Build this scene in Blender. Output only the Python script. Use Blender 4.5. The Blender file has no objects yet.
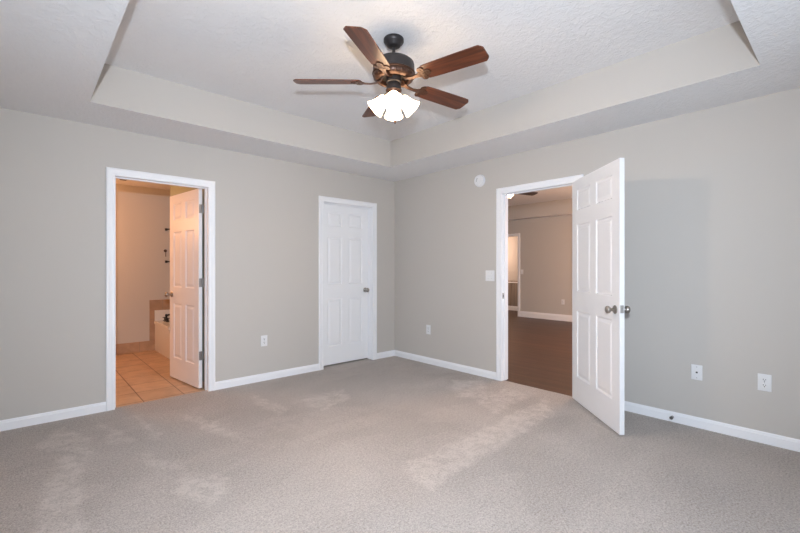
import bpy, bmesh, math, random
from mathutils import Vector, Matrix
C = bpy.context.scene.collection
PI = math.pi
R = math.radians
random.seed(4)

# ---------------------------------------------------------------- camera
cam_d = bpy.data.cameras.new('camera')
cam = bpy.data.objects.new('camera', cam_d); C.objects.link(cam)
cam.location = (-3.839, -4.327, 1.231)
cam.rotation_euler = (R(90), 0, -R(42.313))
cam_d.sensor_width = 36; cam_d.lens = 36 * 412.07 / 800
cam_d.shift_y = 1.337 / 800
cam_d.clip_start = 0.02
bpy.context.scene.camera = cam

# ---------------------------------------------------------------- colour management
vs = bpy.context.scene.view_settings
vs.view_transform = 'Standard'; vs.look = 'None'; vs.gamma = 1; vs.use_curve_mapping = False
vs.exposure = 0.50

# ---------------------------------------------------------------- world: daylight sky outside the windows
w = bpy.data.worlds.new('sky'); bpy.context.scene.world = w; w.use_nodes = True
wn = w.node_tree.nodes; wl = w.node_tree.links
bg = wn['Background']; sky = wn.new('ShaderNodeTexSky'); sky.sky_type = 'HOSEK_WILKIE'
sky.sun_direction = (-0.3, 0.6, 0.7); sky.turbidity = 4
wl.new(sky.outputs[0], bg.inputs[0]); bg.inputs[1].default_value = 0.5

# ---------------------------------------------------------------- lights
def light(name, kind, loc, energy, color, target=None, size=0.1, size_y=None, **kw):
    d = bpy.data.lights.new(name, kind); d.energy = energy; d.color = color
    if kind == 'AREA':
        d.size = size
        if size_y: d.shape = 'RECTANGLE'; d.size_y = size_y
    else:
        d.shadow_soft_size = size
    for k, v in kw.items(): setattr(d, k, v)
    o = bpy.data.objects.new(name, d); C.objects.link(o); o.location = loc
    if target is not None:
        o.rotation_euler = (Vector(target) - Vector(loc)).to_track_quat('-Z', 'Y').to_euler()
    return o
# the photographer's flash, a hand above the camera
light('camera_flash', 'SPOT', (-3.88, -4.38, 1.52), 285, (0.79, 0.885, 1.0), (-0.6, -0.7, 1.50), 0.030,
      spot_size=R(143), spot_blend=1.0)
# daylight at the two windows behind the photographer
light('daylight_back_window', 'AREA', (-1.75, -4.60, 1.20), 10, (0.74, 0.86, 1.0), (-1.75, 0, 1.6), 1.7, 1.8)
light('daylight_near_window', 'AREA', (-4.14, -2.10, 1.20), 2.5, (0.74, 0.86, 1.0), (0, -2.10, 2.4), 1.7, 1.8)
# bathroom vanity light and living room light (both rooms have their own lamps)
light('bathroom_vanity_light', 'POINT', (-3.75, 1.75, 1.85), 34, (1.0, 0.45, 0.19), None, 0.12)
light('bathroom_fill_light', 'AREA', (-1.2, 1.0, 1.9), 3, (0.85, 1.0, 0.8), (-3.0, 1.5, 1.0), 0.6, 0.6)  # added greenish fill past the bathroom end wall; no window there
light('living_room_lamp', 'POINT', (3.3, -2.3, 1.9), 110, (1.0, 0.54, 0.27), None, 0.1)
light('living_room_window_light', 'AREA', (2.6, -4.3, 1.2), 50, (0.74, 0.85, 1.0), (3.4, 0.5, 0.8), 2.0, 1.5)
light('hall_lamp', 'POINT', (6.0, 2.9, 1.7), 26, (1.0, 0.68, 0.50), None, 0.08)

# ================================================================ materials
def nmat(name):
    m = bpy.data.materials.new(name); m.use_nodes = True
    return m, m.node_tree.nodes, m.node_tree.links, m.node_tree.nodes['Principled BSDF']
def plain(name, col, rough=0.5, metal=0.0, spec=0.5, bump=None):
    m, n, l, b = nmat(name)
    b.inputs['Base Color'].default_value = (*col, 1); b.inputs['Roughness'].default_value = rough
    b.inputs['Metallic'].default_value = metal; b.inputs['Specular IOR Level'].default_value = spec
    # slight procedural variation of tone
    tc = n.new('ShaderNodeTexCoord'); no = n.new('ShaderNodeTexNoise')
    no.inputs['Scale'].default_value = bump[0] if bump else 6; no.inputs['Detail'].default_value = 3
    l.new(tc.outputs['Object'], no.inputs['Vector'])
    mx = n.new('ShaderNodeMix'); mx.data_type = 'RGBA'
    mx.inputs['A'].default_value = (*[c * 0.985 for c in col], 1); mx.inputs['B'].default_value = (*[min(1, c * 1.015) for c in col], 1)
    l.new(no.outputs['Fac'], mx.inputs['Factor']); l.new(mx.outputs['Result'], b.inputs['Base Color'])
    if bump:
        bp = n.new('ShaderNodeBump'); bp.inputs['Strength'].default_value = bump[1]; bp.inputs['Distance'].default_value = bump[2]
        l.new(no.outputs['Fac'], bp.inputs['Height']); l.new(bp.outputs[0], b.inputs['Normal'])
    return m
wall_m = plain('greige_wall_paint', (0.551, 0.521, 0.488), 0.75, spec=0.25, bump=(160, 0.12, 0.002))
bath_wall_m = plain('bathroom_wall_paint', (0.545, 0.525, 0.490), 0.75, spec=0.25, bump=(160, 0.12, 0.002))
trim_m = plain('white_trim_paint', (0.88, 0.885, 0.91), 0.35, spec=0.5)
door_m = plain('white_door_paint', (0.86, 0.865, 0.885), 0.38, spec=0.5)
plastic_m = plain('white_plastic', (0.78, 0.78, 0.79), 0.3)
slot_m = plain('dark_slot', (0.03, 0.03, 0.035), 0.5)
grey_slot_m = plain('grey_slot', (0.22, 0.22, 0.24), 0.5)
nickel_m = plain('brushed_nickel', (0.42, 0.39, 0.36), 0.28, 1.0)
steel_m = plain('hinge_steel', (0.40, 0.40, 0.40), 0.42, 1.0)
rubber_m = plain('rubber', (0.10, 0.10, 0.10), 0.7)
bronze_m = plain('dark_bronze', (0.035, 0.030, 0.030), 0.42, 0.35)
copper_m = plain('rubbed_copper_bronze', (0.065, 0.030, 0.018), 0.36, 0.5, bump=(40, 0.35, 0.004))
tub_m = plain('tub_white', (0.74, 0.72, 0.68), 0.2)
black_m = plain('black_metal', (0.02, 0.018, 0.016), 0.4, 0.3)

def ceiling_material():
    m, n, l, b = nmat('textured_ceiling_paint')
    b.inputs['Base Color'].default_value = (0.82, 0.81, 0.815, 1); b.inputs['Roughness'].default_value = 0.85
    b.inputs['Specular IOR Level'].default_value = 0.15
    tc = n.new('ShaderNodeTexCoord')
    no = n.new('ShaderNodeTexNoise'); no.inputs['Scale'].default_value = 22; no.inputs['Detail'].default_value = 5
    no.inputs['Roughness'].default_value = 0.6; no.inputs['Distortion'].default_value = 1.2
    l.new(tc.outputs['Object'], no.inputs['Vector'])
    cr = n.new('ShaderNodeValToRGB'); cr.color_ramp.elements[0].position = 0.42; cr.color_ramp.elements[1].position = 0.62
    l.new(no.outputs['Fac'], cr.inputs[0])
    bp = n.new('ShaderNodeBump'); bp.inputs['Strength'].default_value = 0.5; bp.inputs['Distance'].default_value = 0.005
    l.new(cr.outputs[0], bp.inputs['Height']); l.new(bp.outputs[0], b.inputs['Normal'])
    return m
ceil_m = ceiling_material()

def carpet_material():
    m, n, l, b = nmat('beige_carpet')
    b.inputs['Roughness'].default_value = 1.0; b.inputs['Specular IOR Level'].default_value = 0.05
    b.inputs['Sheen Weight'].default_value = 0.15; b.inputs['Sheen Roughness'].default_value = 0.6
    tc = n.new('ShaderNodeTexCoord')
    def noise(scale, det, rough=0.5, dist=0.0, vec=None):
        t = n.new('ShaderNodeTexNoise'); t.inputs['Scale'].default_value = scale; t.inputs['Detail'].default_value = det
        t.inputs['Roughness'].default_value = rough; t.inputs['Distortion'].default_value = dist
        l.new(vec or tc.outputs['Object'], t.inputs['Vector']); return t
    def ramp(src, a, c):
        r = n.new('ShaderNodeMapRange'); r.inputs['From Min'].default_value = a; r.inputs['From Max'].default_value = c
        l.new(src, r.inputs['Value']); return r.outputs[0]
    def math_(op, a, b_):
        q = n.new('ShaderNodeMath'); q.operation = op
        for i, v in enumerate((a, b_)):
            if isinstance(v, (int, float)): q.inputs[i].default_value = v
            else: l.new(v, q.inputs[i])
        return q.outputs[0]
    # tufts
    tuft = noise(125, 2, 0.8); tuft2 = noise(60, 2, 0.6)
    sp = math_('ADD', math_('MULTIPLY', ramp(tuft.outputs['Fac'], 0.3, 0.7), 0.7), math_('MULTIPLY', ramp(tuft2.outputs['Fac'], 0.3, 0.7), 0.3))
    # brushed patches where the pile lies the other way (long strokes with firm edges)
    def strokes(rot, sx, sy, a, c, seed):
        mp = n.new('ShaderNodeMapping'); mp.inputs['Rotation'].default_value = (0, 0, R(rot)); mp.inputs['Scale'].default_value = (sx, sy, 1)
        mp.inputs['Location'].default_value = (seed, seed * 0.7, 0)
        l.new(tc.outputs['Object'], mp.inputs['Vector'])
        v = n.new('ShaderNodeTexVoronoi'); v.feature = 'F1'; v.inputs['Scale'].default_value = 1.0; v.inputs['Randomness'].default_value = 1.0
        dn = noise(2.2, 3, 0.6, 0, mp.outputs[0])
        va = n.new('ShaderNodeVectorMath'); va.operation = 'ADD'
        vm = n.new('ShaderNodeVectorMath'); vm.operation = 'SCALE'; vm.inputs['Scale'].default_value = 0.30
        l.new(dn.outputs['Color'], vm.inputs[0]); l.new(mp.outputs[0], va.inputs[0]); l.new(vm.outputs[0], va.inputs[1])
        l.new(va.outputs[0], v.inputs['Vector'])
        sep = n.new('ShaderNodeSeparateColor'); l.new(v.outputs['Color'], sep.inputs[0])
        return ramp(sep.outputs[0], a, c)
    s1 = strokes(66, 2.1, 4.2, 0.74, 0.79, 3.1)
    s2 = strokes(20, 2.2, 5.0, 0.76, 0.86, 7.7)
    broken = ramp(noise(13, 4, 0.7, 0.8).outputs['Fac'], 0.40, 0.60)
    patch = math_('MULTIPLY', math_('MAXIMUM', s1, s2), math_('ADD', math_('MULTIPLY', broken, 0.8), 0.25))
    # places on the floor where the vacuum laid the pile the other way
    MARKS = [
        [(-3.518, -1.011), (-3.464, -0.636), (-3.624, -0.157), (-3.823, -0.533)],
        [(-3.615, -1.47), (-3.514, -0.976), (-3.678, -0.807), (-3.73, -1.161)],
        [(-3.802, -1.84), (-3.616, -1.943), (-3.591, -1.393), (-3.719, -1.108), (-3.803, -1.404)],
        [(-3.394, -0.881), (-3.23, -0.896), (-3.294, -0.592), (-3.438, -0.183)],
        [(-3.186, -0.889), (-3.129, -1.011), (-3.062, -0.855), (-3.163, -0.183)],
        [(-2.846, -1.076), (-2.627, -1.579), (-2.74, -0.728), (-2.867, -0.549)],
        [(-2.314, -0.676), (-2.271, -1.123), (-2.117, -0.999), (-2.188, -0.303)],
        [(-3.288, -1.4), (-3.028, -1.671), (-3.168, -1.329), (-3.247, -0.992)],
        [(-2.202, -2.757), (-0.587, -2.656), (-0.123, -2.356), (-2.124, -2.443)],
        [(-0.95, -2.326), (-0.236, -2.253), (-0.17, -1.908), (-0.738, -1.958)],
        [(-0.807, -1.775), (-0.635, -2.052), (-0.104, -1.61), (-0.388, -1.351)],
        [(-1.988, -1.253), (-1.551, -1.138), (-1.413, -0.825), (-1.944, -0.861)],
        [(-3.25, -1.802), (-3.124, -2.144), (-2.929, -1.891), (-3.118, -1.589)],
    ]
    wn_ = noise(6, 3, 0.6)
    wv = n.new('ShaderNodeVectorMath'); wv.operation = 'MULTIPLY_ADD'; wv.inputs[1].default_value = (0.16, 0.16, 0); l.new(wn_.outputs['Color'], wv.inputs[0])
    off = n.new('ShaderNodeVectorMath'); off.operation = 'ADD'; off.inputs[1].default_value = (-0.08, -0.08, 0); l.new(tc.outputs['Object'], off.inputs[0])
    l.new(off.outputs[0], wv.inputs[2])
    marks = None
    for poly in MARKS:
        inside = None
        for i in range(len(poly)):
            (ax, ay), (bx, by) = poly[i], poly[(i + 1) % len(poly)]
            nx, ny = -(by - ay), bx - ax; q = math.hypot(nx, ny); nx /= q; ny /= q
            d = n.new('ShaderNodeVectorMath'); d.operation = 'DOT_PRODUCT'; d.inputs[1].default_value = (nx, ny, 0)
            l.new(wv.outputs[0], d.inputs[0])
            k = nx * ax + ny * ay
            v = ramp(d.outputs['Value'], k - 0.01, k + 0.04)
            inside = v if inside is None else math_('MINIMUM', inside, v)
        marks = inside if marks is None else math_('MAXIMUM', marks, inside)
    marks = math_('MULTIPLY', marks, math_('ADD', math_('MULTIPLY', broken, 0.75), 0.25))
    soft = ramp(noise(1.1, 3, 0.6, 0.3).outputs['Fac'], 0.35, 0.65)
    tone = math_('ADD', math_('ADD', math_('ADD', math_('MULTIPLY', marks, 0.22), math_('MULTIPLY', patch, 0.06)), math_('MULTIPLY', soft, 0.12)), math_('MULTIPLY', sp, 0.74))
    cr = n.new('ShaderNodeValToRGB')
    cr.color_ramp.elements[0].position = 0.05; cr.color_ramp.elements[0].color = (0.215, 0.186, 0.166, 1)
    cr.color_ramp.elements[1].position = 0.75; cr.color_ramp.elements[1].color = (0.61, 0.550, 0.512, 1)
    l.new(tone, cr.inputs[0]); l.new(cr.outputs[0], b.inputs['Base Color'])
    bp = n.new('ShaderNodeBump'); bp.inputs['Strength'].default_value = 0.6; bp.inputs['Distance'].default_value = 0.008
    l.new(sp, bp.inputs['Height']); l.new(bp.outputs[0], b.inputs['Normal'])
    return m
carpet_m = carpet_material()

def tile_material(name, size, c1, c2, grout, rough=0.35, axes='XY', off=(0, 0)):
    m, n, l, b = nmat(name)
    b.inputs['Roughness'].default_value = rough
    tc = n.new('ShaderNodeTexCoord'); sx = n.new('ShaderNodeSeparateXYZ'); l.new(tc.outputs['Object'], sx.inputs[0])
    cb = n.new('ShaderNodeCombineXYZ')
    l.new(sx.outputs[axes[0]], cb.inputs[0]); l.new(sx.outputs[axes[1]], cb.inputs[1])
    mp = n.new('ShaderNodeMapping'); mp.inputs['Location'].default_value = (off[0], off[1], 0); l.new(cb.outputs[0], mp.inputs['Vector'])
    br = n.new('ShaderNodeTexBrick'); br.offset = 0; br.squash = 1
    br.inputs['Scale'].default_value = 1; br.inputs['Brick Width'].default_value = size; br.inputs['Row Height'].default_value = size
    br.inputs['Mortar Size'].default_value = 0.005; br.inputs['Mortar Smooth'].default_value = 0.2
    br.inputs['Color1'].default_value = (*c1, 1); br.inputs['Color2'].default_value = (*c2, 1); br.inputs['Mortar'].default_value = (*grout, 1)
    l.new(mp.outputs[0], br.inputs['Vector'])
    no = n.new('ShaderNodeTexNoise'); no.inputs['Scale'].default_value = 7; no.inputs['Detail'].default_value = 5; no.inputs['Distortion'].default_value = 0.8
    l.new(tc.outputs['Object'], no.inputs['Vector'])
    mx = n.new('ShaderNodeMix'); mx.data_type = 'RGBA'; mx.blend_type = 'MULTIPLY'; mx.inputs['Factor'].default_value = 0.6
    cr = n.new('ShaderNodeValToRGB'); cr.color_ramp.elements[0].position = 0.3; cr.color_ramp.elements[0].color = (0.62, 0.58, 0.54, 1)
    cr.color_ramp.elements[1].position = 0.65; cr.color_ramp.elements[1].color = (1, 1, 1, 1)
    l.new(no.outputs['Fac'], cr.inputs[0]); l.new(br.outputs['Color'], mx.inputs['A']); l.new(cr.outputs[0], mx.inputs['B'])
    l.new(mx.outputs['Result'], b.inputs['Base Color'])
    bp = n.new('ShaderNodeBump'); bp.inputs['Strength'].default_value = 0.5; bp.inputs['Distance'].default_value = 0.003; bp.invert = True
    l.new(br.outputs['Fac'], bp.inputs['Height']); l.new(bp.outputs[0], b.inputs['Normal'])
    return m
floor_tile_m = tile_material('tan_floor_tile', 0.34, (0.62, 0.42, 0.27), (0.54, 0.36, 0.23), (0.22, 0.13, 0.08), off=(0.31, 0.25))
wall_tile_m = tile_material('tan_wall_tile', 0.30, (0.46, 0.31, 0.20), (0.42, 0.28, 0.18), (0.36, 0.27, 0.19), axes='XZ', off=(0.50, 0.14))

def wood_material(name, dark, mid, light_, axis, scale, rough, plank=None):
    m, n, l, b = nmat(name)
    b.inputs['Roughness'].default_value = rough
    tc = n.new('ShaderNodeTexCoord'); mp = n.new('ShaderNodeMapping')
    s = [scale, scale, scale]; s['XYZ'.index(axis)] = scale * 0.07
    mp.inputs['Scale'].default_value = s; l.new(tc.outputs['Object'], mp.inputs['Vector'])
    no = n.new('ShaderNodeTexNoise'); no.inputs['Scale'].default_value = 1; no.inputs['Detail'].default_value = 6; no.inputs['Distortion'].default_value = 0.9
    l.new(mp.outputs[0], no.inputs['Vector'])
    cr = n.new('ShaderNodeValToRGB'); e = cr.color_ramp.elements
    e[0].position = 0.32; e[0].color = (*dark, 1); e[1].position = 0.70; e[1].color = (*light_, 1)
    q = cr.color_ramp.elements.new(0.5); q.color = (*mid, 1)
    l.new(no.outputs['Fac'], cr.inputs[0])
    out = cr.outputs[0]
    if plank:
        br = n.new('ShaderNodeTexBrick'); br.offset = 0.37; br.inputs['Scale'].default_value = 1
        br.inputs['Brick Width'].default_value = 1.1; br.inputs['Row Height'].default_value = plank
        br.inputs['Mortar Size'].default_value = 0.0015; br.inputs['Color1'].default_value = (1, 1, 1, 1)
        br.inputs['Color2'].default_value = (0.72, 0.70, 0.68, 1); br.inputs['Mortar'].default_value = (0.35, 0.3, 0.28, 1)
        mp2 = n.new('ShaderNodeMapping'); mp2.inputs['Rotation'].default_value = (0, 0, R(90) if axis == 'Y' else 0)
        l.new(tc.outputs['Object'], mp2.inputs['Vector']); l.new(mp2.outputs[0], br.inputs['Vector'])
        mx = n.new('ShaderNodeMix'); mx.data_type = 'RGBA'; mx.blend_type = 'MULTIPLY'; mx.inputs['Factor'].default_value = 1
        l.new(out, mx.inputs['A']); l.new(br.outputs['Color'], mx.inputs['B']); out = mx.outputs['Result']
    l.new(out, b.inputs['Base Color'])
    return m
blade_m = wood_material('walnut_blade', (0.055, 0.014, 0.005), (0.115, 0.030, 0.011), (0.185, 0.055, 0.021), 'X', 30, 0.33)
floorwood_m = wood_material('dark_wood_floor', (0.042, 0.018, 0.010), (0.070, 0.030, 0.017), (0.095, 0.043, 0.026), 'Y', 14, 0.42, 0.11)
stripe_m = wood_material('grey_brown_panelling', (0.16, 0.13, 0.11), (0.24, 0.20, 0.17), (0.34, 0.29, 0.25), 'Z', 10, 0.5)

def emit(name, col, strength, base=(0.9, 0.85, 0.78)):
    m, n, l, b = nmat(name)
    b.inputs['Base Color'].default_value = (*base, 1); b.inputs['Roughness'].default_value = 0.4
    b.inputs['Emission Color'].default_value = (*col, 1); b.inputs['Emission Strength'].default_value = strength
    return m
shade_m = emit('lit_frosted_glass', (1.0, 0.72, 0.44), 11)
bulb_m = emit('lit_bulb', (1.0, 0.83, 0.66), 370)

# ================================================================ mesh helpers
def mesh_obj(name, bm, mats, parent=None, smooth=False):
    bmesh.ops.recalc_face_normals(bm, faces=bm.faces)
    me = bpy.data.meshes.new(name); bm.to_mesh(me); bm.free()
    for m in (mats if isinstance(mats, (list, tuple)) else [mats]): me.materials.append(m)
    if smooth:
        for p in me.polygons: p.use_smooth = True
        try: me.set_sharp_from_angle(angle=R(smooth if smooth is not True else 40))
        except Exception: pass
    o = bpy.data.objects.new(name, me); C.objects.link(o)
    if parent: o.parent = parent
    return o
def add_box(bm, a, b, bevel=0, seg=2, mi=0):
    x0, y0, z0 = [min(a[i], b[i]) for i in range(3)]; x1, y1, z1 = [max(a[i], b[i]) for i in range(3)]
    v = [bm.verts.new(p) for p in ((x0,y0,z0),(x1,y0,z0),(x1,y1,z0),(x0,y1,z0),(x0,y0,z1),(x1,y0,z1),(x1,y1,z1),(x0,y1,z1))]
    fs = [bm.faces.new([v[i] for i in q]) for q in ((0,3,2,1),(4,5,6,7),(0,1,5,4),(1,2,6,5),(2,3,7,6),(3,0,4,7))]
    for f in fs: f.material_index = mi
    if bevel:
        es = list({e for f in fs for e in f.edges})
        bmesh.ops.bevel(bm, geom=es, offset=bevel, segments=seg, profile=0.5, affect='EDGES')
def add_lathe(bm, prof, M=Matrix(), n=32, mi=0, cap=True):
    rings = []
    for r, z in prof:
        rings.append([bm.verts.new(M @ Vector((r * math.cos(2*PI*k/n), r * math.sin(2*PI*k/n), z))) for k in range(n)])
    for a, b in zip(rings, rings[1:]):
        for k in range(n):
            f = bm.faces.new((a[k], a[(k+1) % n], b[(k+1) % n], b[k])); f.material_index = mi
    if cap:
        for rg in (rings[0], rings[-1]):
            f = bm.faces.new(rg); f.material_index = mi
def axis_m(origin, direction, up=(0, 0, 1)):
    q = Vector(direction).to_track_quat('Z', 'Y')
    return Matrix.Translation(origin) @ q.to_matrix().to_4x4()
def empty(name, loc=(0, 0, 0), rz=0):
    o = bpy.data.objects.new(name, None); C.objects.link(o); o.location = loc; o.rotation_euler = (0, 0, rz)
    o.empty_display_size = 0.1
    return o
def tag(o, label, cat, group=None, kind=None):
    o['label'] = label; o['category'] = cat
    if group: o['group'] = group
    if kind: o['kind'] = kind
    return o
def copy_tree(o, parent=None):
    c = o.copy(); C.objects.link(c)
    if parent: c.parent = parent
    for ch in list(o.children): copy_tree(ch, c)
    return c
def struct(name, bm, m, label, cat, smooth=False):
    o = mesh_obj(name, bm, m, None, smooth)
    return tag(o, label, cat, kind='structure')
def wall_boxes(bm, axis, a0, a1, t0, t1, z0, z1, holes):
    """wall running along axis ('x' or 'y') from a0 to a1, thickness t0..t1, rectangular holes (h0,h1,hz0,hz1)"""
    def B(u0, u1, za, zb):
        if u1 - u0 < 1e-4 or zb - za < 1e-4: return
        if axis == 'x': add_box(bm, (u0, t0, za), (u1, t1, zb))
        else: add_box(bm, (t0, u0, za), (t1, u1, zb))
    cur = a0
    for h0, h1, hz0, hz1 in sorted(holes):
        B(cur, h0, z0, z1); B(h0, h1, z0, hz0); B(h0, h1, hz1, z1); cur = h1
    B(cur, a1, z0, z1)

# ================================================================ bedroom shell
X0, Y0 = -4.09, -4.55           # near wall and back wall planes; the far corner is the origin
H, HT = 2.44, 2.75
T = 0.115
OP = 2.045                      # top of door openings
BATH = (-3.269, -2.477); CLOS = (-1.171, -0.389); ENT = (-2.592, -1.748)

bm = bmesh.new(); wall_boxes(bm, 'x', X0 - T, T, 0, T, 0, HT, [(BATH[0], BATH[1], 0, OP), (CLOS[0], CLOS[1], 0, OP)])
struct('wall_left', bm, wall_m, 'greige wall with bathroom doorway and closed closet door', 'wall')
bm = bmesh.new(); wall_boxes(bm, 'y', Y0 - T, 0, 0, T, 0, HT, [(ENT[0], ENT[1], 0, OP)])
struct('wall_right', bm, wall_m, 'greige wall with the open entry door', 'wall')
bm = bmesh.new(); wall_boxes(bm, 'x', X0 - T, 0, Y0 - T, Y0, 0, HT, [(-2.6, -0.9, 0.3, 2.1)])
struct('wall_back', bm, wall_m, 'greige wall behind the photographer, beyond the right edge', 'wall')
bm = bmesh.new(); wall_boxes(bm, 'y', Y0, 0, X0 - T, X0, 0, HT, [(-2.95, -1.25, 0.3, 2.1)])
struct('wall_near', bm, wall_m, 'greige wall behind the photographer, beyond the left edge', 'wall')
def window(name, axis, a0, a1, z0, z1, t, label):
    e = tag(empty(name), label, 'window', kind='structure')
    bm = bmesh.new()
    def B(u0, u1, za, zb, d=0.04):
        if axis == 'x': add_box(bm, (u0, t - d, za), (u1, t + 0.01, zb))
        else: add_box(bm, (t - d, u0, za), (t + 0.01, u1, zb))
    B(a0, a1, z0, z0 + 0.05); B(a0, a1, z1 - 0.05, z1); B(a0, a0 + 0.05, z0 + .05, z1 - .05); B(a1 - 0.05, a1, z0 + .05, z1 - .05)
    m = (a0 + a1) / 2; B(m - 0.02, m + 0.02, z0 + .05, z1 - .05)
    mesh_obj('window_frame', bm, trim_m, e)
window('window_1', 'x', -2.6, -0.9, 0.3, 2.1, Y0 - 0.01, 'white framed window in the wall behind the photographer, right')
window('window_2', 'y', -2.95, -1.25, 0.3, 2.1, X0 - 0.01, 'white framed window in the wall behind the photographer, left')

# carpet floor
bm = bmesh.new(); add_box(bm, (X0 - T, Y0 - T, -0.05), (0.0, 0.0, 0.0))
add_box(bm, (BATH[0], 0.0, -0.05), (BATH[1], 0.045, 0.0)); add_box(bm, (CLOS[0], 0.0, -0.05), (CLOS[1], 0.9, 0.0))
add_box(bm, (0.0, ENT[0], -0.05), (0.035, ENT[1], 0.0))
struct('floor', bm, carpet_m, 'light beige carpet with brushed vacuum marks', 'carpet')

# tray ceiling: soffit ring, painted risers, raised middle
TX0, TX1, TY0, TY1 = -3.49, -0.592, -3.955, -0.588
bm = bmesh.new()
def quad(bm, pts, mi):
    f = bm.faces.new([bm.verts.new(p) for p in pts]); f.material_index = mi
for a, b in (((X0, Y0), (TX0, 0)), ((TX1, Y0), (0, 0)), ((TX0, Y0), (TX1, TY0)), ((TX0, TY1), (TX1, 0))):
    quad(bm, ((a[0], a[1], H), (b[0], a[1], H), (b[0], b[1], H), (a[0], b[1], H)), 0)
for a, b in (((TX0, TY0), (TX1, TY0)), ((TX1, TY0), (TX1, TY1)), ((TX1, TY1), (TX0, TY1)), ((TX0, TY1), (TX0, TY0))):
    quad(bm, ((a[0], a[1], H), (b[0], b[1], H), (b[0], b[1], HT), (a[0], a[1], HT)), 1)
quad(bm, ((TX0, TY0, HT), (TX1, TY0, HT), (TX1, TY1, HT), (TX0, TY1, HT)), 0)
# upper side
quad(bm, ((X0 - T, Y0 - T, HT + .05), (T, Y0 - T, HT + .05), (T, T, HT + .05), (X0 - T, T, HT + .05)), 0)
bmesh.ops.remove_doubles(bm, verts=bm.verts, dist=1e-5)
struct('ceiling', bm, [ceil_m, wall_m], 'white textured tray ceiling with greige painted step', 'ceiling')

# ---------------------------------------------------------------- baseboards
BH, BT = 0.080, 0.013
def baseboard(name, p0, p1, inward, label, h=BH, t=BT, m=None):
    p0 = Vector(p0); p1 = Vector(p1); n = Vector(inward)
    prof = [(0, 0), (t, 0), (t, h * 0.74), (t * 0.72, h * 0.80), (t * 0.66, h * 0.90), (t * 0.35, h), (0, h)]
    bm = bmesh.new(); rings = []
    for P in (p0, p1): rings.append([bm.verts.new((P.x + n.x * a, P.y + n.y * a, z)) for a, z in prof])
    k = len(prof)
    for i in range(k): bm.faces.new((rings[0][i], rings[0][(i+1) % k], rings[1][(i+1) % k], rings[1][i]))
    bm.faces.new(rings[0]); bm.faces.new(rings[1])
    return struct(name, bm, m or trim_m, label, 'baseboard')
CW = 0.064; RV = 0.010
baseboard('baseboard_left', (X0, 0), (BATH[0] - CW + RV, 0), (0, -1), 'white baseboard left of the bathroom doorway')
baseboard('baseboard_middle', (BATH[1] + CW - RV, 0), (CLOS[0] - CW + RV, 0), (0, -1), 'white baseboard between bathroom doorway and closet door')
baseboard('baseboard_corner', (CLOS[1] + CW - RV, 0), (0, 0), (0, -1), 'short white baseboard between closet door and room corner')
baseboard('baseboard_entry', (0, 0), (0, ENT[1] + CW - RV), (-1, 0), 'white baseboard between room corner and entry doorway')
baseboard('baseboard_right', (0, ENT[0] - CW + RV), (0, Y0), (-1, 0), 'white baseboard right of the open entry door')
baseboard('baseboard_back', (X0, Y0), (0, Y0), (0, 1), 'white baseboard behind the photographer, right')
baseboard('baseboard_near', (X0, Y0), (X0, 0), (1, 0), 'white baseboard behind the photographer, left')

# ---------------------------------------------------------------- door casings and jambs
def casing_bm(w, h, cw=CW):
    """frame around an opening w wide, h high, in local XZ (x 0..w), sticking out to -Y"""
    prof = [(0, 0), (0, 0.010), (0.006, 0.013), (0.016, 0.0135), (0.020, 0.0105), (0.034, 0.0125), (0.044, 0.0180), (cw - 0.004, 0.0190), (cw, 0.0150), (cw, 0)]
    bm = bmesh.new()
    rev = RV
    def ring(cx, cz, dx, dz): return [bm.verts.new((cx + dx * (d - rev), -o, cz + dz * (d - rev))) for d, o in prof]
    rs = [ring(0, 0, -1, 0), ring(0, h, -1, 1), ring(w, h, 1, 1), ring(w, 0, 1, 0)]
    k = len(prof)
    for a, b in zip(rs, rs[1:]):
        for i in range(k): bm.faces.new((a[i], a[(i+1) % k], b[(i+1) % k], b[i]))
    bm.faces.new(rs[0]); bm.faces.new(rs[-1])
    return bm
JT = 0.011
def door_frame(name, loc, rz, w, label, depth=T, stop_y=None):
    e = tag(empty(name, loc, rz), label, 'door frame', kind='structure')
    bm = casing_bm(w, OP); 
    for v in bm.verts: pass
    mesh_obj('casing', bm, trim_m, e, smooth=50)
    bm = bmesh.new()
    add_box(bm, (0, -0.001, 0), (JT, depth + .001, OP)); add_box(bm, (w - JT, -0.001, 0), (w, depth + .001, OP))
    add_box(bm, (JT, -0.001, OP - JT), (w - JT, depth + .001, OP))
    mesh_obj('jamb', bm, trim_m, e)
    if stop_y:
        bm = bmesh.new(); s = 0.011
        add_box(bm, (JT, stop_y[0], 0), (JT + s, stop_y[1], OP - JT), 0.002, 1); add_box(bm, (w - JT - s, stop_y[0], 0), (w - JT, stop_y[1], OP - JT), 0.002, 1)
        add_box(bm, (JT + s, stop_y[0], OP - JT - s), (w - JT - s, stop_y[1], OP - JT), 0.002, 1)
        mesh_obj('door_stop_strip', bm, trim_m, e)
    return e
f_bath = door_frame('trim_1', (BATH[0], 0, 0), 0, BATH[1] - BATH[0], 'white casing framing the bathroom doorway', stop_y=(0.042, 0.075))
f_clos = door_frame('trim_2', (CLOS[0], 0, 0), 0, CLOS[1] - CLOS[0], 'white casing framing the closed closet door', stop_y=(0.045, 0.078))
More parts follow.
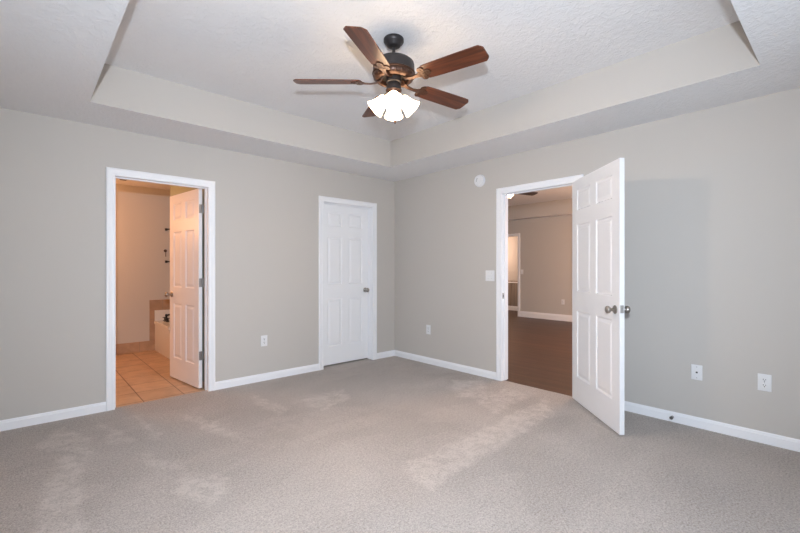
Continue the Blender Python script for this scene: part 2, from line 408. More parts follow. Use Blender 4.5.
# entry: local x runs along -Y of the world (from the corner side towards the hinges), local y into the living room (+X)
f_ent = door_frame('trim_3', (0, ENT[1], 0), -R(90), ENT[1] - ENT[0], 'white casing framing the entry doorway', stop_y=(0.040, 0.074))
bm = bmesh.new(); add_box(bm, (JT - 0.0005, 0.006, 0.895), (JT + 0.0022, 0.036, 0.957), 0.001, 1)
sp_ = mesh_obj('strike_plate', bm, nickel_m, f_ent); sp_['label'] = 'nickel strike plate on the jamb'
bm = bmesh.new(); add_box(bm, (JT + 0.0018, 0.014, 0.910), (JT + 0.0030, 0.028, 0.938))
mesh_obj('strike_hole', bm, slot_m, sp_)

# ---------------------------------------------------------------- six panel doors
ROWS = [(0.225, 0.830), (1.005, 1.615), (1.740, 1.928)]
LH = 2.022
def leaf_bm(W, Hh=LH, th=0.035):
    """door leaf: x 0..W, z 0..Hh, y 0..th, six raised panels on both faces"""
    st, mu = 0.105, 0.100
    pw = (W - 2 * st - mu) / 2
    xs = [0, st, st + pw, st + pw + mu, W - st, W]
    zs = [0] + [z for r in ROWS for z in r] + [Hh]
    bm = bmesh.new()
    for side in (0, 1):
        y0 = 0 if side == 0 else th; s = 1 if side == 0 else -1
        for i in range(5):
            for j in range(7):
                xa, xb, za, zb = xs[i], xs[i+1], zs[j], zs[j+1]
                if i in (1, 3) and j in (1, 3, 5):
                    rings = []
                    for ins, dep in ((0, 0), (0.003, 0.0005), (0.009, 0.0075), (0.013, 0.0085), (0.022, 0.0085), (0.040, 0.0028), (0.044, 0.0022)):
                        y = y0 + s * dep
                        rings.append([bm.verts.new(p) for p in ((xa+ins, y, za+ins), (xb-ins, y, za+ins), (xb-ins, y, zb-ins), (xa+ins, y, zb-ins))])
                    for a, b in zip(rings, rings[1:]):
                        for k in range(4): bm.faces.new((a[k], a[(k+1) % 4], b[(k+1) % 4], b[k]))
                    bm.faces.new(rings[-1])
                else:
                    bm.faces.new([bm.verts.new(p) for p in ((xa, y0, za), (xb, y0, za), (xb, y0, zb), (xa, y0, zb))])
    for xa in (0, W):
        bm.faces.new([bm.verts.new(p) for p in ((xa, 0, 0), (xa, th, 0), (xa, th, Hh), (xa, 0, Hh))])
    for za in (0, Hh):
        bm.faces.new([bm.verts.new(p) for p in ((0, 0, za), (W, 0, za), (W, th, za), (0, th, za))])
    bmesh.ops.remove_doubles(bm, verts=bm.verts, dist=1e-5)
    return bm
def knob(parent, x, y, z, dy):
    """knob standing out of the leaf face at y towards dy (+1/-1)"""
    M = axis_m((x, y, z), (0, dy, 0))
    bm = bmesh.new()
    add_lathe(bm, [(0.0115, 0.006), (0.011, 0.030), (0.014, 0.035), (0.022, 0.040), (0.0275, 0.049), (0.0285, 0.057), (0.026, 0.064), (0.018, 0.069), (0.006, 0.0705)], M, 28)
    k = mesh_obj('knob', bm, nickel_m, parent, smooth=True); k['label'] = 'round satin nickel knob'
    bm = bmesh.new(); add_lathe(bm, [(0.032, 0.0), (0.0325, 0.003), (0.029, 0.007), (0.018, 0.010), (0.012, 0.010)], M, 28)
    mesh_obj('rosette', bm, nickel_m, k, smooth=True)
def hinge(parent, x, y, z, leafdir):
    """knuckle barrel at (x,y), one leaf plate lying on the door's hinge edge"""
    bm = bmesh.new()
    for q in range(5):
        add_lathe(bm, [(0.0058, q * 0.0178 + 0.0004), (0.0058, (q + 1) * 0.0178 - 0.0004)], Matrix.Translation((x, y, z)), 12)
    h = mesh_obj('hinge', bm, steel_m, parent, smooth=True); h['label'] = 'steel hinge'
    bm = bmesh.new(); add_box(bm, leafdir[0] + (z,), leafdir[1] + (z + 0.089,), 0.0006, 1)
    mesh_obj('hinge_plate', bm, steel_m, h)
    return h

# door_1: bathroom leaf, hinged right, swung into the bathroom. local x = along the leaf from the hinge, local y = thickness
W1 = 0.740
d1 = tag(empty('door_1', (BATH[1] - JT - 0.017, T + 0.006, 0), R(97)), 'white six panel door swung open into the orange lit bathroom', 'door', kind='structure')
lf = mesh_obj('door_leaf', leaf_bm(W1), door_m, d1); lf.location = (0.004, 0.0, 0.012)
knob(d1, W1 - 0.056, 0.035, 0.935, 1); knob(d1, W1 - 0.056, 0, 0.935, -1)
for z in (0.295, 1.035, 1.785):
    hinge(d1, -0.001, -0.006, z, ((0.0015, 0.001), (0.0039, 0.032)))
# door_2: closet leaf, closed, flush with the closet side
W2 = CLOS[1] - CLOS[0] - 2 * JT - 0.006
d2 = tag(empty('door_2', (CLOS[0] + JT + 0.003, 0.079, 0)), 'closed white six panel closet door beside the room corner', 'door', kind='structure')
lf = mesh_obj('door_leaf', leaf_bm(W2), door_m, d2); lf.location = (0, 0, 0.018); lf.scale = (1, 1, (OP - JT - 0.004 - 0.018) / LH)
knob(d2, W2 - 0.060, 0, 0.935, -1)
# door_3: entry leaf, swung 133 degrees into the bedroom
W3 = 0.862
A3 = math.atan2(-0.728, -0.686)
d3 = tag(empty('door_3', (-0.012, ENT[0] + JT + 0.004, 0), A3), 'white six panel entry door swung wide into the bedroom', 'door', kind='structure')
# visible face lies on local -y ... choose thickness towards the room side
lf = mesh_obj('door_leaf', leaf_bm(W3), door_m, d3); lf.location = (0.003, -0.035, 0.012)
knob(d3, W3 - 0.062, -0.035, 0.920, -1); knob(d3, W3 - 0.062, 0, 0.920, 1)
bm = bmesh.new(); add_box(bm, (W3 + 0.0028, -0.0300, 0.900), (W3 + 0.0042, -0.0050, 0.957), 0.0005, 1)
lp = mesh_obj('latch_plate', bm, nickel_m, d3); lp['label'] = 'nickel latch plate on the door edge'
bm = bmesh.new(); add_box(bm, (W3 + 0.004, -0.0235, 0.920), (W3 + 0.013, -0.0115, 0.937), 0.002, 2)
mesh_obj('latch_bolt', bm, steel_m, lp)
for z in (0.20, 1.03, 1.80):
    hinge(d3, -0.002, 0.004, z, ((0.0008, -0.032), (0.0029, -0.001)))

# ================================================================ closet behind the closed door
bm = bmesh.new()
add_box(bm, (CLOS[0] - 0.4, 0.9, 0), (CLOS[1] + 0.3, 0.95, H)); add_box(bm, (CLOS[0] - 0.45, T, 0), (CLOS[0] - 0.4, 0.95, H)); add_box(bm, (CLOS[1] + 0.3, T, 0), (CLOS[1] + 0.35, 0.95, H))
add_box(bm, (CLOS[0] - 0.45, T, H), (CLOS[1] + 0.35, 0.95, H + 0.05))
struct('wall_closet', bm, wall_m, 'closet walls hidden behind the closed closet door', 'wall')

# ================================================================ bathroom
BX0, BX1, BY1, BZ = -4.6, -1.72, 2.70, 2.42
bm = bmesh.new(); add_box(bm, (BX0, 0.045, -0.05), (CLOS[0] - 0.45, BY1 + .1, -0.001))
struct('floor_bathroom', bm, floor_tile_m, 'tan ceramic tile floor in the bathroom', 'floor')
bm = bmesh.new(); add_box(bm, (BX0 - .1, BY1, 0), (CLOS[0] - 0.45, BY1 + 0.1, BZ))
struct('wall_bathroom_far', bm, bath_wall_m, 'orange lit far wall of the bathroom', 'wall')
bm = bmesh.new(); add_box(bm, (BX0 - .1, T, 0), (BX0, BY1, BZ))
struct('wall_bathroom_left', bm, bath_wall_m, 'left bathroom wall hidden beyond the doorway', 'wall')
bm = bmesh.new(); add_box(bm, (-2.405, T, 0), (-2.30, 1.80, BZ))
struct('wall_bathroom_right', bm, plain('sage_wall_paint', (0.38, 0.43, 0.36), 0.75, spec=0.25), 'bathroom side wall just behind the open bathroom door', 'wall')
bm = bmesh.new(); add_box(bm, (BX1 + 0.05, T, 0), (BX1 + .1, BY1, BZ))
struct('wall_bathroom_end', bm, bath_wall_m, 'end wall of the tub alcove hidden behind the bathroom door', 'wall')
bm = bmesh.new(); add_box(bm, (BX0, T, BZ), (CLOS[0] - 0.45, BY1 + .1, BZ + 0.05))
struct('ceiling_bathroom', bm, ceil_m, 'orange lit bathroom ceiling seen through the doorway', 'ceiling')
# tile base and tile surround on the far wall
bm = bmesh.new(); add_box(bm, (BX0, BY1 - 0.011, 0), (-2.472, BY1, 0.150), 0.002, 1)
add_box(bm, (-2.472, BY1 - 0.011, 0), (BX1 + .05, BY1, 0.752), 0.002, 1)
struct('trim_4', bm, wall_tile_m, 'tan tile base and tub surround on the far bathroom wall', 'tile trim')
# garden tub with deck
tub = tag(empty('bathtub', (-2.41, 1.82, 0)), 'white bathtub with a panelled skirt behind the open bathroom door', 'bathtub')
bm = bmesh.new()
L_, D_ = 0.70, 0.865; hh = 0.438
add_box(bm, (0.004, 0.0, 0), (L_, D_ - 0.002, 0.40), 0.004, 1)
mesh_obj('skirt', bm, tub_m, tub)
bm = bmesh.new()
n = 40; outer = []; rings = []
def rect_pt(a):
    c, s = math.cos(a), math.sin(a); k = 1 / max(abs(c) / (L_ / 2 + .004), abs(s) / (D_ / 2)); return (L_ / 2 + c * k - .002, D_ / 2 + s * k)
for pts, z in ((rect_pt, 0.398), (rect_pt, hh)): rings.append([bm.verts.new((*pts(2*PI*(k+.5)/n), z)) for k in range(n)])
for sx, sy, z in ((0.27, 0.35, hh), (0.262, 0.342, hh + 0.006), (0.25, 0.33, hh - 0.005), (0.22, 0.29, 0.41), (0.16, 0.22, 0.403)):
    rings.append([bm.verts.new((L_ / 2 + sx * math.cos(2*PI*(k+.5)/n), D_ / 2 + sy * math.sin(2*PI*(k+.5)/n), z)) for k in range(n)])
for a, b in zip(rings, rings[1:]):
    for k in range(n): bm.faces.new((a[k], a[(k+1) % n], b[(k+1) % n], b[k]))
bm.faces.new(rings[-1])
mesh_obj('rim', bm, tub_m, tub, smooth=35)
bm = bmesh.new(); add_box(bm, (0.0, D_ - 0.022, hh), (L_, D_, 0.598), 0.004, 2)
mesh_obj('backsplash', bm, tub_m, tub)
fa = tag(empty('tub_faucet', (-2.300, 2.47, hh + .007)), 'dark bronze tub faucet on the tub deck, half hidden by the door', 'faucet')
bm = bmesh.new(); add_lathe(bm, [(0.030, 0), (0.030, 0.01), (0.016, 0.018), (0.015, 0.075), (0.018, 0.09), (0.012, 0.105)], Matrix(), 16)
add_lathe(bm, [(0.013, 0), (0.013, 0.05), (0.011, 0.10), (0.012, 0.13)], axis_m((0, 0, 0.085), (0.9, -0.3, 0.25)), 12)
mesh_obj('spout', bm, black_m, fa, smooth=True)
for s in (-1, 1):
    bm = bmesh.new(); add_lathe(bm, [(0.024, 0), (0.024, 0.006), (0.012, 0.014), (0.012, 0.045)], Matrix.Translation((0.0, s * 0.085, 0)), 14)
    add_box(bm, (-0.030, s * 0.085 - 0.006, 0.045), (0.030, s * 0.085 + 0.006, 0.056), 0.002, 1)
    mesh_obj('handle', bm, black_m, fa)
# dark bars on the far wall, their ends showing past the door
def towel_bar(z, label):
    e = tag(empty('towel_bar', (-2.268, BY1, z)), label, 'towel bar', 'towel bars on the far bathroom wall')
    for u in (0, 0.42):
        bm = bmesh.new(); add_box(bm, (u, -0.008, -0.018), (u + 0.036, 0, 0.018), 0.003, 1); add_box(bm, (u + 0.012, -0.065, -0.008), (u + 0.024, -0.008, 0.008), 0.002, 1)
        mesh_obj('bracket', bm, black_m, e)
    bm = bmesh.new(); add_lathe(bm, [(0.009, 0), (0.009, 0.47)], axis_m((-0.005, -0.065, 0), (1, 0, 0)), 12)
    mesh_obj('bar', bm, black_m, e, smooth=True)
towel_bar(1.815, 'upper of two dark bar ends jutting past the bathroom door edge')
towel_bar(1.325, 'lower of two dark bar ends jutting past the bathroom door edge')
e = tag(empty('robe_hook', (-2.262, BY1, 1.49)), 'small bronze hook between the two dark bars in the bathroom', 'hook')
bm = bmesh.new(); add_lathe(bm, [(0.022, 0), (0.022, 0.006), (0.010, 0.010), (0.008, 0.035), (0.014, 0.042), (0.012, 0.05)], axis_m((0, 0, 0), (0, -1, 0)), 16)
mesh_obj('peg', bm, copper_m, e, smooth=True)
bm = bmesh.new(); add_lathe(bm, [(0.005, 0), (0.005, 0.09)], Matrix.Translation((0, -0.03, -0.09)), 10)
mesh_obj('hook_arm', bm, copper_m, e, smooth=True)
# little dark ceiling fitting
e = tag(empty('ceiling_vent', (-2.865, 2.245, BZ)), 'small dark fitting on the bathroom ceiling', 'vent')
bm = bmesh.new(); add_lathe(bm, [(0.048, 0), (0.048, -0.006), (0.040, -0.010), (0.036, -0.010)], Matrix(), 24)
mesh_obj('rim', bm, black_m, e, smooth=True)
bm = bmesh.new()
for k in range(-2, 3): add_box(bm, (-0.034, k * 0.012 - 0.003, -0.014), (0.034, k * 0.012 + 0.003, -0.008))
mesh_obj('slats', bm, black_m, e)

# ================================================================ living room
LX1, LY0, LY1 = 5.40, -4.6, 3.4; LHT = 2.77
bm = bmesh.new(); add_box(bm, (0.035, ENT[0], -0.05), (T, ENT[1], -0.002)); add_box(bm, (T, LY0, -0.05), (LX1 + 1.3, LY1, -0.002))
struct('floor_living_room', bm, floorwood_m, 'dark brown wood floor beyond the entry doorway', 'floor')
LD = (1.375, 2.26)
bm = bmesh.new(); wall_boxes(bm, 'y', LY0, LY1, LX1, LX1 + T, 0, HT, [(LD[0], LD[1], 0, 2.05)])
struct('wall_living_room_far', bm, wall_m, 'far greige wall of the living room with a doorway', 'wall')
bm = bmesh.new(); add_box(bm, (T, LY1, 0), (LX1 + 1.3, LY1 + .1, HT)); 
struct('wall_living_room_left', bm, wall_m, 'left living room wall hidden behind the bedroom wall', 'wall')
bm = bmesh.new(); add_box(bm, (T, LY0 - .1, 0), (LX1 + 1.3, LY0, HT))
struct('wall_living_room_right', bm, wall_m, 'right living room wall hidden behind the open door', 'wall')
bm = bmesh.new()
lx0, lx1, ly0, ly1 = 0.75, 5.12, LY0 + .6, LY1 - .6
for a, b in (((T, LY0), (lx0, LY1)), ((lx1, LY0), (LX1, LY1)), ((lx0, LY0), (lx1, ly0)), ((lx0, ly1), (lx1, LY1))):
    quad(bm, ((a[0], a[1], H), (b[0], a[1], H), (b[0], b[1], H), (a[0], b[1], H)), 0)
for a, b in (((lx0, ly0), (lx1, ly0)), ((lx1, ly0), (lx1, ly1)), ((lx1, ly1), (lx0, ly1)), ((lx0, ly1), (lx0, ly0))):
    quad(bm, ((a[0], a[1], H), (b[0], b[1], H), (b[0], b[1], LHT), (a[0], a[1], LHT)), 1)
quad(bm, ((lx0, ly0, LHT), (lx1, ly0, LHT), (lx1, ly1, LHT), (lx0, ly1, LHT)), 0)
quad(bm, ((LX1, LY0, H), (LX1 + 1.3, LY0, H), (LX1 + 1.3, LY1, H), (LX1, LY1, H)), 0)
bmesh.ops.remove_doubles(bm, verts=bm.verts, dist=1e-5)
struct('ceiling_living_room', bm, [ceil_m, wall_m], 'warm lit tray ceiling of the living room', 'ceiling')
baseboard('baseboard_living_room', (LX1, LD[0] - CW), (LX1, LY0), (-1, 0), 'tall white baseboard along the far living room wall', 0.145, 0.016)
baseboard('baseboard_living_room_left', (LX1, LD[1] + CW), (LX1, LY1), (-1, 0), 'white living room baseboard hidden left of its doorway', 0.145, 0.016)
e = tag(empty('trim_5', (LX1, LD[1], 0), -R(90)), 'white casing of the far doorway across the living room', 'door frame', kind='structure')
mesh_obj('casing', casing_bm(LD[1] - LD[0], 2.05), trim_m, e, smooth=50)
bm = bmesh.new(); ww = LD[1] - LD[0]
add_box(bm, (0, -.001, 0), (JT, T, 2.05)); add_box(bm, (ww - JT, -.001, 0), (ww, T, 2.05)); add_box(bm, (JT, -.001, 2.05 - JT), (ww - JT, T, 2.05))
mesh_obj('jamb', bm, trim_m, e)
# hall beyond: wall with striped panelling, chair rail
HX = 6.6
bm = bmesh.new(); add_box(bm, (HX, LY0, 0), (HX + .1, LY1, HT))
struct('wall_hall', bm, wall_m, 'peach lit hall wall seen through the far doorway', 'wall')
bm = bmesh.new(); add_box(bm, (HX - 0.012, 0.6, 0.13), (HX, LY1, 0.86), 0.001, 1)
struct('trim_6', bm, stripe_m, 'grey brown panelling on the lower hall wall', 'panelling')
bm = bmesh.new(); add_box(bm, (HX - 0.024, 0.6, 0.795), (HX - 0.012, LY1, 0.825), 0.004, 1)
struct('trim_7', bm, trim_m, 'thin white rail across the hall panelling', 'rail')
baseboard('baseboard_hall', (HX, LY1), (HX, 0.6), (-1, 0), 'white baseboard in the hall beyond the far doorway', 0.13, 0.016)

# ================================================================ wall plates
def screw(parent, M, r=0.003):
    bm = bmesh.new(); add_lathe(bm, [(r, 0), (r, 0.0012), (r * 0.6, 0.0018)], M, 10)
    mesh_obj('screw', bm, steel_m, parent, smooth=True)
def plate_bm(w, h, t=0.006): 
    bm = bmesh.new(); add_box(bm, (-w / 2, -t, -h / 2), (w / 2, 0, h / 2), 0.0028, 3); return bm
def make_outlet():
    e = empty('power_outlet')
    mesh_obj('cover_plate', plate_bm(0.074, 0.118), plastic_m, e, smooth=30)
    for s in (-1, 1):
        bm = bmesh.new(); zc = s * 0.0195; n = 24
        pts = []
        for k in range(n):
            a = 2 * PI * k / n; x = 0.0172 * math.cos(a); z = 0.0172 * math.sin(a); z = max(-0.0135, min(0.0135, z)); pts.append((x, z + zc))
        A = [bm.verts.new((x, -0.0058, z)) for x, z in pts]; B = [bm.verts.new((x, -0.0078, z)) for x, z in pts]
        for k in range(n): bm.faces.new((A[k], A[(k+1) % n], B[(k+1) % n], B[k]))
        bm.faces.new(B); bm.faces.new(A)
        so = mesh_obj('socket', bm, plastic_m, e)
        for x, hgt in ((-0.0063, 0.0085), (0.0063, 0.0070)):
            bm = bmesh.new(); add_box(bm, (x - 0.0017, -0.0082, zc + 0.003 - hgt / 2), (x + 0.0017, -0.0074, zc + 0.003 + hgt / 2))
            mesh_obj('slot', bm, slot_m, so)
        bm = bmesh.new(); add_lathe(bm, [(0.0036, 0), (0.0036, 0.0008)], axis_m((0, -0.0074, zc - 0.0078), (0, -1, 0)), 12)
        mesh_obj('ground_hole', bm, slot_m, so)
    screw(e, axis_m((0, -0.006, 0), (0, -1, 0)))
    return e
# local -y faces out of the wall: on the left wall rz=0 faces -y; on the right wall rz=-90 deg faces -x
proto = make_outlet(); G = 'duplex power outlets low on the walls'
spots = [((-1.908, 0, 0.435), 0, 'white power outlet low on the wall between bathroom and closet doors'),
         ((0, -0.655, 0.437), -R(90), 'white power outlet between the room corner and the entry doorway'),
         ((0, -3.911, 0.426), -R(90), 'white power outlet right of the open entry door, nearest the right edge'),
         ((LX1, 0.2, 0.438), -R(90), 'white power outlet on the far living room wall')]
for i, (loc, rz, lab) in enumerate(spots):
    o = proto if i == 0 else copy_tree(proto)
    o.location = loc; o.rotation_euler = (0, 0, rz); tag(o, lab, 'outlet', G)
e = tag(empty('phone_jack', (0, -3.517, 0.424), -R(90)), 'white phone jack plate just right of the open entry door', 'wall jack')
mesh_obj('cover_plate', plate_bm(0.072, 0.117), plastic_m, e, smooth=30)
bm = bmesh.new(); add_box(bm, (-0.0065, -0.0068, -0.006), (0.0065, -0.0058, 0.006), 0.0004, 1)
j_ = mesh_obj('jack', bm, slot_m, e); j_['label'] = 'dark square jack hole'
for z in (-0.042, 0.042): screw(e, axis_m((0, -0.006, z), (0, -1, 0)), 0.0034)
def switch_plate(loc, rz, gangs, lab):
    e = tag(empty('light_switch', loc, rz), lab, 'light switch')
    w = 0.072 + 0.046 * (gangs - 1)
    mesh_obj('cover_plate', plate_bm(w, 0.118), plastic_m, e, smooth=30)
    for g in range(gangs):
        x = (g - (gangs - 1) / 2) * 0.046
        bm = bmesh.new(); add_box(bm, (x - 0.0055, -0.0075, -0.012), (x + 0.0055, -0.0058, 0.012), 0.0006, 1)
        add_box(bm, (x - 0.004, -0.016, 0.001), (x + 0.004, -0.007, 0.009), 0.0015, 2)
        mesh_obj('toggle', bm, plastic_m, e)
        for z in (-0.030, 0.030): screw(e, axis_m((x, -0.006, z), (0, -1, 0)), 0.0026)
    return e
switch_plate((0, -1.604, 1.143), -R(90), 2, 'white double light switch beside the entry doorway')
switch_plate((LX1, 1.268, 1.130), -R(90), 1, 'small white light switch beside the far living room doorway')

# smoke detector
sd = tag(empty('smoke_detector', (0, -1.468, 2.222), -R(90)), 'round white smoke detector high on the wall left of the entry door', 'smoke detector')
M = axis_m((0, 0, 0), (0, -1, 0))
bm = bmesh.new(); add_lathe(bm, [(0.070, 0), (0.070, 0.008), (0.066, 0.010)], M, 40); mesh_obj('mounting_ring', bm, plastic_m, sd, smooth=35)
bm = bmesh.new(); add_lathe(bm, [(0.062, 0.010), (0.064, 0.026), (0.060, 0.034), (0.040, 0.038), (0.038, 0.036), (0.034, 0.036), (0.032, 0.040), (0.010, 0.041)], M, 40); mesh_obj('housing', bm, plastic_m, sd, smooth=35)
bm = bmesh.new()
for k in range(7):
    a = R(100 + k * 22); add_lathe(bm, [(0.0026, 0), (0.0026, 0.0012)], axis_m((0.022 * math.cos(a), -0.0405, 0.022 * math.sin(a)), (0, -1, 0)), 8)
add_box(bm, (-0.020, -0.0412, 0.002), (-0.014, -0.0400, 0.028)); add_box(bm, (-0.03, -0.0405, -0.008), (-0.006, -0.0400, -0.005))
mesh_obj('vent_slots', bm, grey_slot_m, sd)

# door stop on the baseboard
ds = tag(empty('door_stop', (-BT, -3.358, 0.040), -R(90)), 'small metal door stop screwed to the right baseboard', 'door stop')
bm = bmesh.new(); add_lathe(bm, [(0.011, 0), (0.011, 0.003), (0.006, 0.005)], M, 18); mesh_obj('base', bm, steel_m, ds, smooth=True)
bm = bmesh.new(); pr = []
for k in range(5): pr += [(0.0062, 0.005 + k * 0.005), (0.0078, 0.0075 + k * 0.005)]
add_lathe(bm, pr, M, 16); mesh_obj('spring', bm, steel_m, ds, smooth=True)
bm = bmesh.new(); add_lathe(bm, [(0.010, 0.028), (0.0125, 0.031), (0.0125, 0.038), (0.008, 0.042)], M, 18); mesh_obj('tip', bm, rubber_m, ds, smooth=True)

# ================================================================ ceiling fan
def make_fan():
    """hangs from local z = 0 (the ceiling)"""
    f = empty('ceiling_fan')
    Z = lambda z: z - 2.75
    bm = bmesh.new(); add_lathe(bm, [(0.062, Z(2.75)), (0.067, Z(2.744)), (0.067, Z(2.728)), (0.061, Z(2.718)), (0.050, Z(2.710)), (0.046, Z(2.700)), (0.036, Z(2.693)), (0.016, Z(2.690))], n=40)
    mesh_obj('canopy', bm, bronze_m, f, smooth=True)
    bm = bmesh.new(); add_lathe(bm, [(0.011, Z(2.70)), (0.011, Z(2.60)), (0.022, Z(2.598)), (0.022, Z(2.585))], n=20); mesh_obj('downrod', bm, bronze_m, f, smooth=True)
    bm = bmesh.new(); add_lathe(bm, [(0.020, Z(2.606)), (0.085, Z(2.604)), (0.118, Z(2.597)), (0.133, Z(2.584)), (0.137, Z(2.570)), (0.137, Z(2.520))], n=56)
    h = mesh_obj('motor_housing', bm, bronze_m, f, smooth=True); h['label'] = 'dark bronze drum'
    bm = bmesh.new(); add_lathe(bm, [(0.137, Z(2.522)), (0.142, Z(2.518)), (0.142, Z(2.512)), (0.136, Z(2.507)), (0.137, Z(2.497)), (0.131, Z(2.482)), (0.118, Z(2.471)), (0.104, Z(2.467)), (0.097, Z(2.472)), (0.096, Z(2.500))], n=56)
    add_lathe(bm, [(0.096, Z(2.500)), (0.050, Z(2.499))], n=56, mi=1, cap=False)
    # cast leaf relief round the bowl
    for k in range(20):
        a = 2 * PI * k / 20
        Mx = Matrix.Rotation(a, 4, 'Z') @ Matrix.Translation((0.132, 0, Z(2.494))) @ Matrix.Rotation(R(12), 4, 'Y')
        g = bmesh.ops.create_uvsphere(bm, u_segments=8, v_segments=6, radius=1)
        for v in g['verts']: v.co = Mx @ Vector((v.co.x * 0.006, v.co.y * 0.013, v.co.z * 0.013))
    o = mesh_obj('motor_bowl', bm, [copper_m, black_m], h, smooth=True); o['label'] = 'copper brown cast bowl under the motor'
    # light kit
    bm = bmesh.new(); add_lathe(bm, [(0.050, Z(2.502)), (0.050, Z(2.458)), (0.042, Z(2.452)), (0.048, Z(2.440)), (0.049, Z(2.412)), (0.053, Z(2.408)), (0.053, Z(2.402))], n=36)
    o = mesh_obj('switch_housing', bm, bronze_m, f, smooth=True)
    bm = bmesh.new(); add_lathe(bm, [(0.053, Z(2.403)), (0.047, Z(2.396)), (0.045, Z(2.372)), (0.055, Z(2.362)), (0.058, Z(2.345)), (0.048, Z(2.328)), (0.028, Z(2.315)), (0.014, Z(2.306)), (0.010, Z(2.296))], n=36)
    o = mesh_obj('light_fitter', bm, copper_m, o, smooth=True)
    return f
def blade(f, ang):
    Zb = 2.462 - 2.75
    b = bmesh.new()
    # outline in local x (radius) and y (width)
    r0, r1 = 0.215, 0.656
    top = [(r0, 0.030), (r0 + 0.012, 0.050), (r0 + 0.035, 0.060), (r0 + 0.10, 0.064), (r1 - 0.09, 0.068), (r1 - 0.024, 0.068), (r1 - 0.004, 0.048), (r1, 0.040)]
    pts = top + [(x, -y) for x, y in reversed(top)]
    A = [b.verts.new((x, y, 0.003)) for x, y in pts]; B = [b.verts.new((x, y, -0.003)) for x, y in pts]
    n = len(pts)
    for k in range(n): b.faces.new((A[k], A[(k+1) % n], B[(k+1) % n], B[k]))
    b.faces.new(A); b.faces.new(B)
    bl = mesh_obj('blade', b, blade_m, f)
    pitch = Matrix.Rotation(-R(13), 4, 'X')
    bl.matrix_local = Matrix.Translation((0, 0, Zb)) @ Matrix.Rotation(ang, 4, 'Z') @ pitch
    bm = bmesh.new()
    # blade arm: a curved bar from the motor out to a three lobed plate below the blade
    spine = [(0.068, 0.030), (0.085, 0.004), (0.12, -0.007), (0.155, -0.012), (0.19, -0.010), (0.215, -0.0065)]
    wd = [0.016, 0.016, 0.012, 0.010, 0.014, 0.026]
    rg = []
    for (x, z), w_ in zip(spine, wd):
        rg.append([bm.verts.new(p) for p in ((x, -w_, z - 0.004), (x, w_, z - 0.004), (x, w_, z + 0.004), (x, -w_, z + 0.004))])
    for a, c in zip(rg, rg[1:]):
        for k in range(4): bm.faces.new((a[k], a[(k+1) % 4], c[(k+1) % 4], c[k]))
    bm.faces.new(rg[0]); bm.faces.new(rg[-1])
    lobes = [(0.228, 0.034, 0.022), (0.228, -0.034, 0.022), (0.262, 0.0, 0.024), (0.232, 0.0, 0.026)]
    for x, y, r_ in lobes:
        add_lathe(bm, [(r_, -0.0095), (r_, -0.0035)], Matrix.Translation((x, y, 0)), 16)
        add_lathe(bm, [(0.005, -0.012), (0.006, -0.0095)], Matrix.Translation((x, y, 0)), 8)
    arm = mesh_obj('blade_arm', bm, copper_m, bl); arm['label'] = 'copper brown cast blade arm'
    return bl
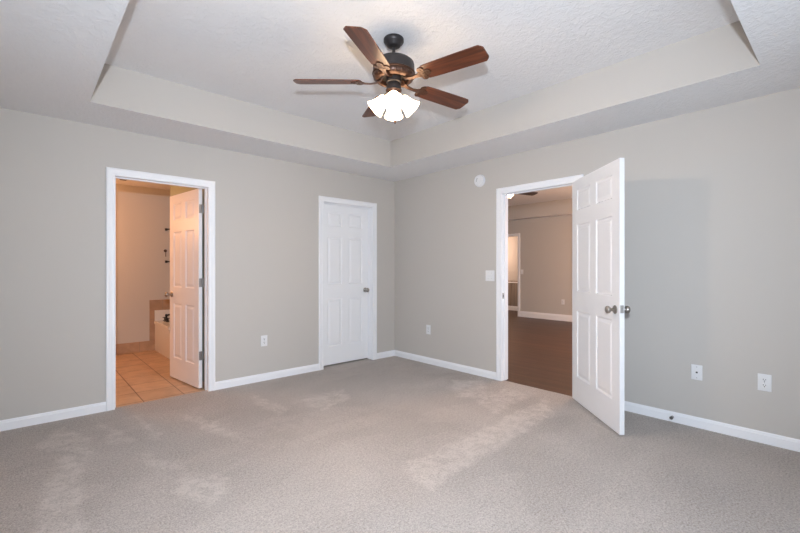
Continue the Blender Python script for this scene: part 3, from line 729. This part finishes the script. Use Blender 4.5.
def shade(f, ang):
    tilt = R(46)
    d = Vector((math.cos(ang) * math.sin(tilt), math.sin(ang) * math.sin(tilt), -math.cos(tilt)))
    o0 = Vector((math.cos(ang) * 0.050, math.sin(ang) * 0.050, 2.355 - 2.75))
    M = axis_m(o0, d)
    prof = [(0.0265, 0.002), (0.033, 0.008), (0.037, 0.020), (0.040, 0.040), (0.044, 0.060), (0.050, 0.080), (0.058, 0.098), (0.064, 0.108)]
    inner = [(r - 0.003, t) for r, t in reversed(prof)]
    bm = bmesh.new(); n = 36
    add_lathe(bm, prof + inner, M, n, cap=False)
    sh = mesh_obj('lamp_shade', bm, shade_m, f, smooth=60); sh['label'] = 'glowing frosted glass bell shade'
    bm = bmesh.new(); add_lathe(bm, [(0.012, 0.014), (0.015, 0.030), (0.024, 0.055), (0.027, 0.070), (0.022, 0.086), (0.008, 0.094)], M, 18)
    mesh_obj('bulb', bm, bulb_m, sh, smooth=True)
    bm = bmesh.new(); add_lathe(bm, [(0.018, -0.016), (0.024, -0.008), (0.027, 0.006), (0.022, 0.012), (0.012, 0.016)], M, 20)
    mesh_obj('socket_cup', bm, copper_m, sh, smooth=True)
fan = make_fan(); fan.location = (-2.032, -2.28, HT)
tag(fan, 'dark bronze ceiling fan with five walnut blades and lit bell shades in the tray', 'ceiling fan', 'ceiling fans')
for k in range(5): blade(fan, R(-5.9 + 72 * k))
AZ = math.atan2(-4.327 + 2.28, -3.839 + 2.04)
for k in range(4): shade(fan, AZ + k * PI / 2)
bm = bmesh.new()
for k in range(9): add_lathe(bm, [(0.0012, 0), (0.0012, 0.010)], Matrix.Translation((0.012, 0, 2.305 - 2.75 - k * 0.011)), 6)
pc = mesh_obj('pull_chain', bm, steel_m, fan)
bm = bmesh.new(); add_lathe(bm, [(0.002, 0), (0.0065, -0.006), (0.0075, -0.016), (0.005, -0.026), (0.002, -0.028)], Matrix.Translation((0.012, 0, 2.217 - 2.75)), 12)
pk = mesh_obj('pull_knob', bm, copper_m, pc, smooth=True)
lf2 = copy_tree(fan); lf2.location = (1.945, -0.532, LHT); lf2.rotation_euler = (0, 0, R(-15.3 + 5.9))
backlit_blade_m = wood_material('backlit_dark_blade', (0.020, 0.010, 0.007), (0.035, 0.017, 0.010), (0.055, 0.026, 0.015), 'X', 30, 0.4)
for c in lf2.children:                      # a flatter light kit; backlit darkness painted into the blade colour
    if c.name.startswith('lamp_shade'): c.scale = (0.8, 0.8, 0.8)
    if c.name.startswith('switch_housing'): c.scale = (0.8, 0.8, 0.86)
    if c.name.startswith('pull_chain'): c.scale = (0.8, 0.8, 0.8)
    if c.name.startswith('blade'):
        c.data = c.data.copy(); c.data.materials.clear(); c.data.materials.append(backlit_blade_m)
tag(lf2, 'second ceiling fan glimpsed through the top of the entry doorway', 'ceiling fan', 'ceiling fans')
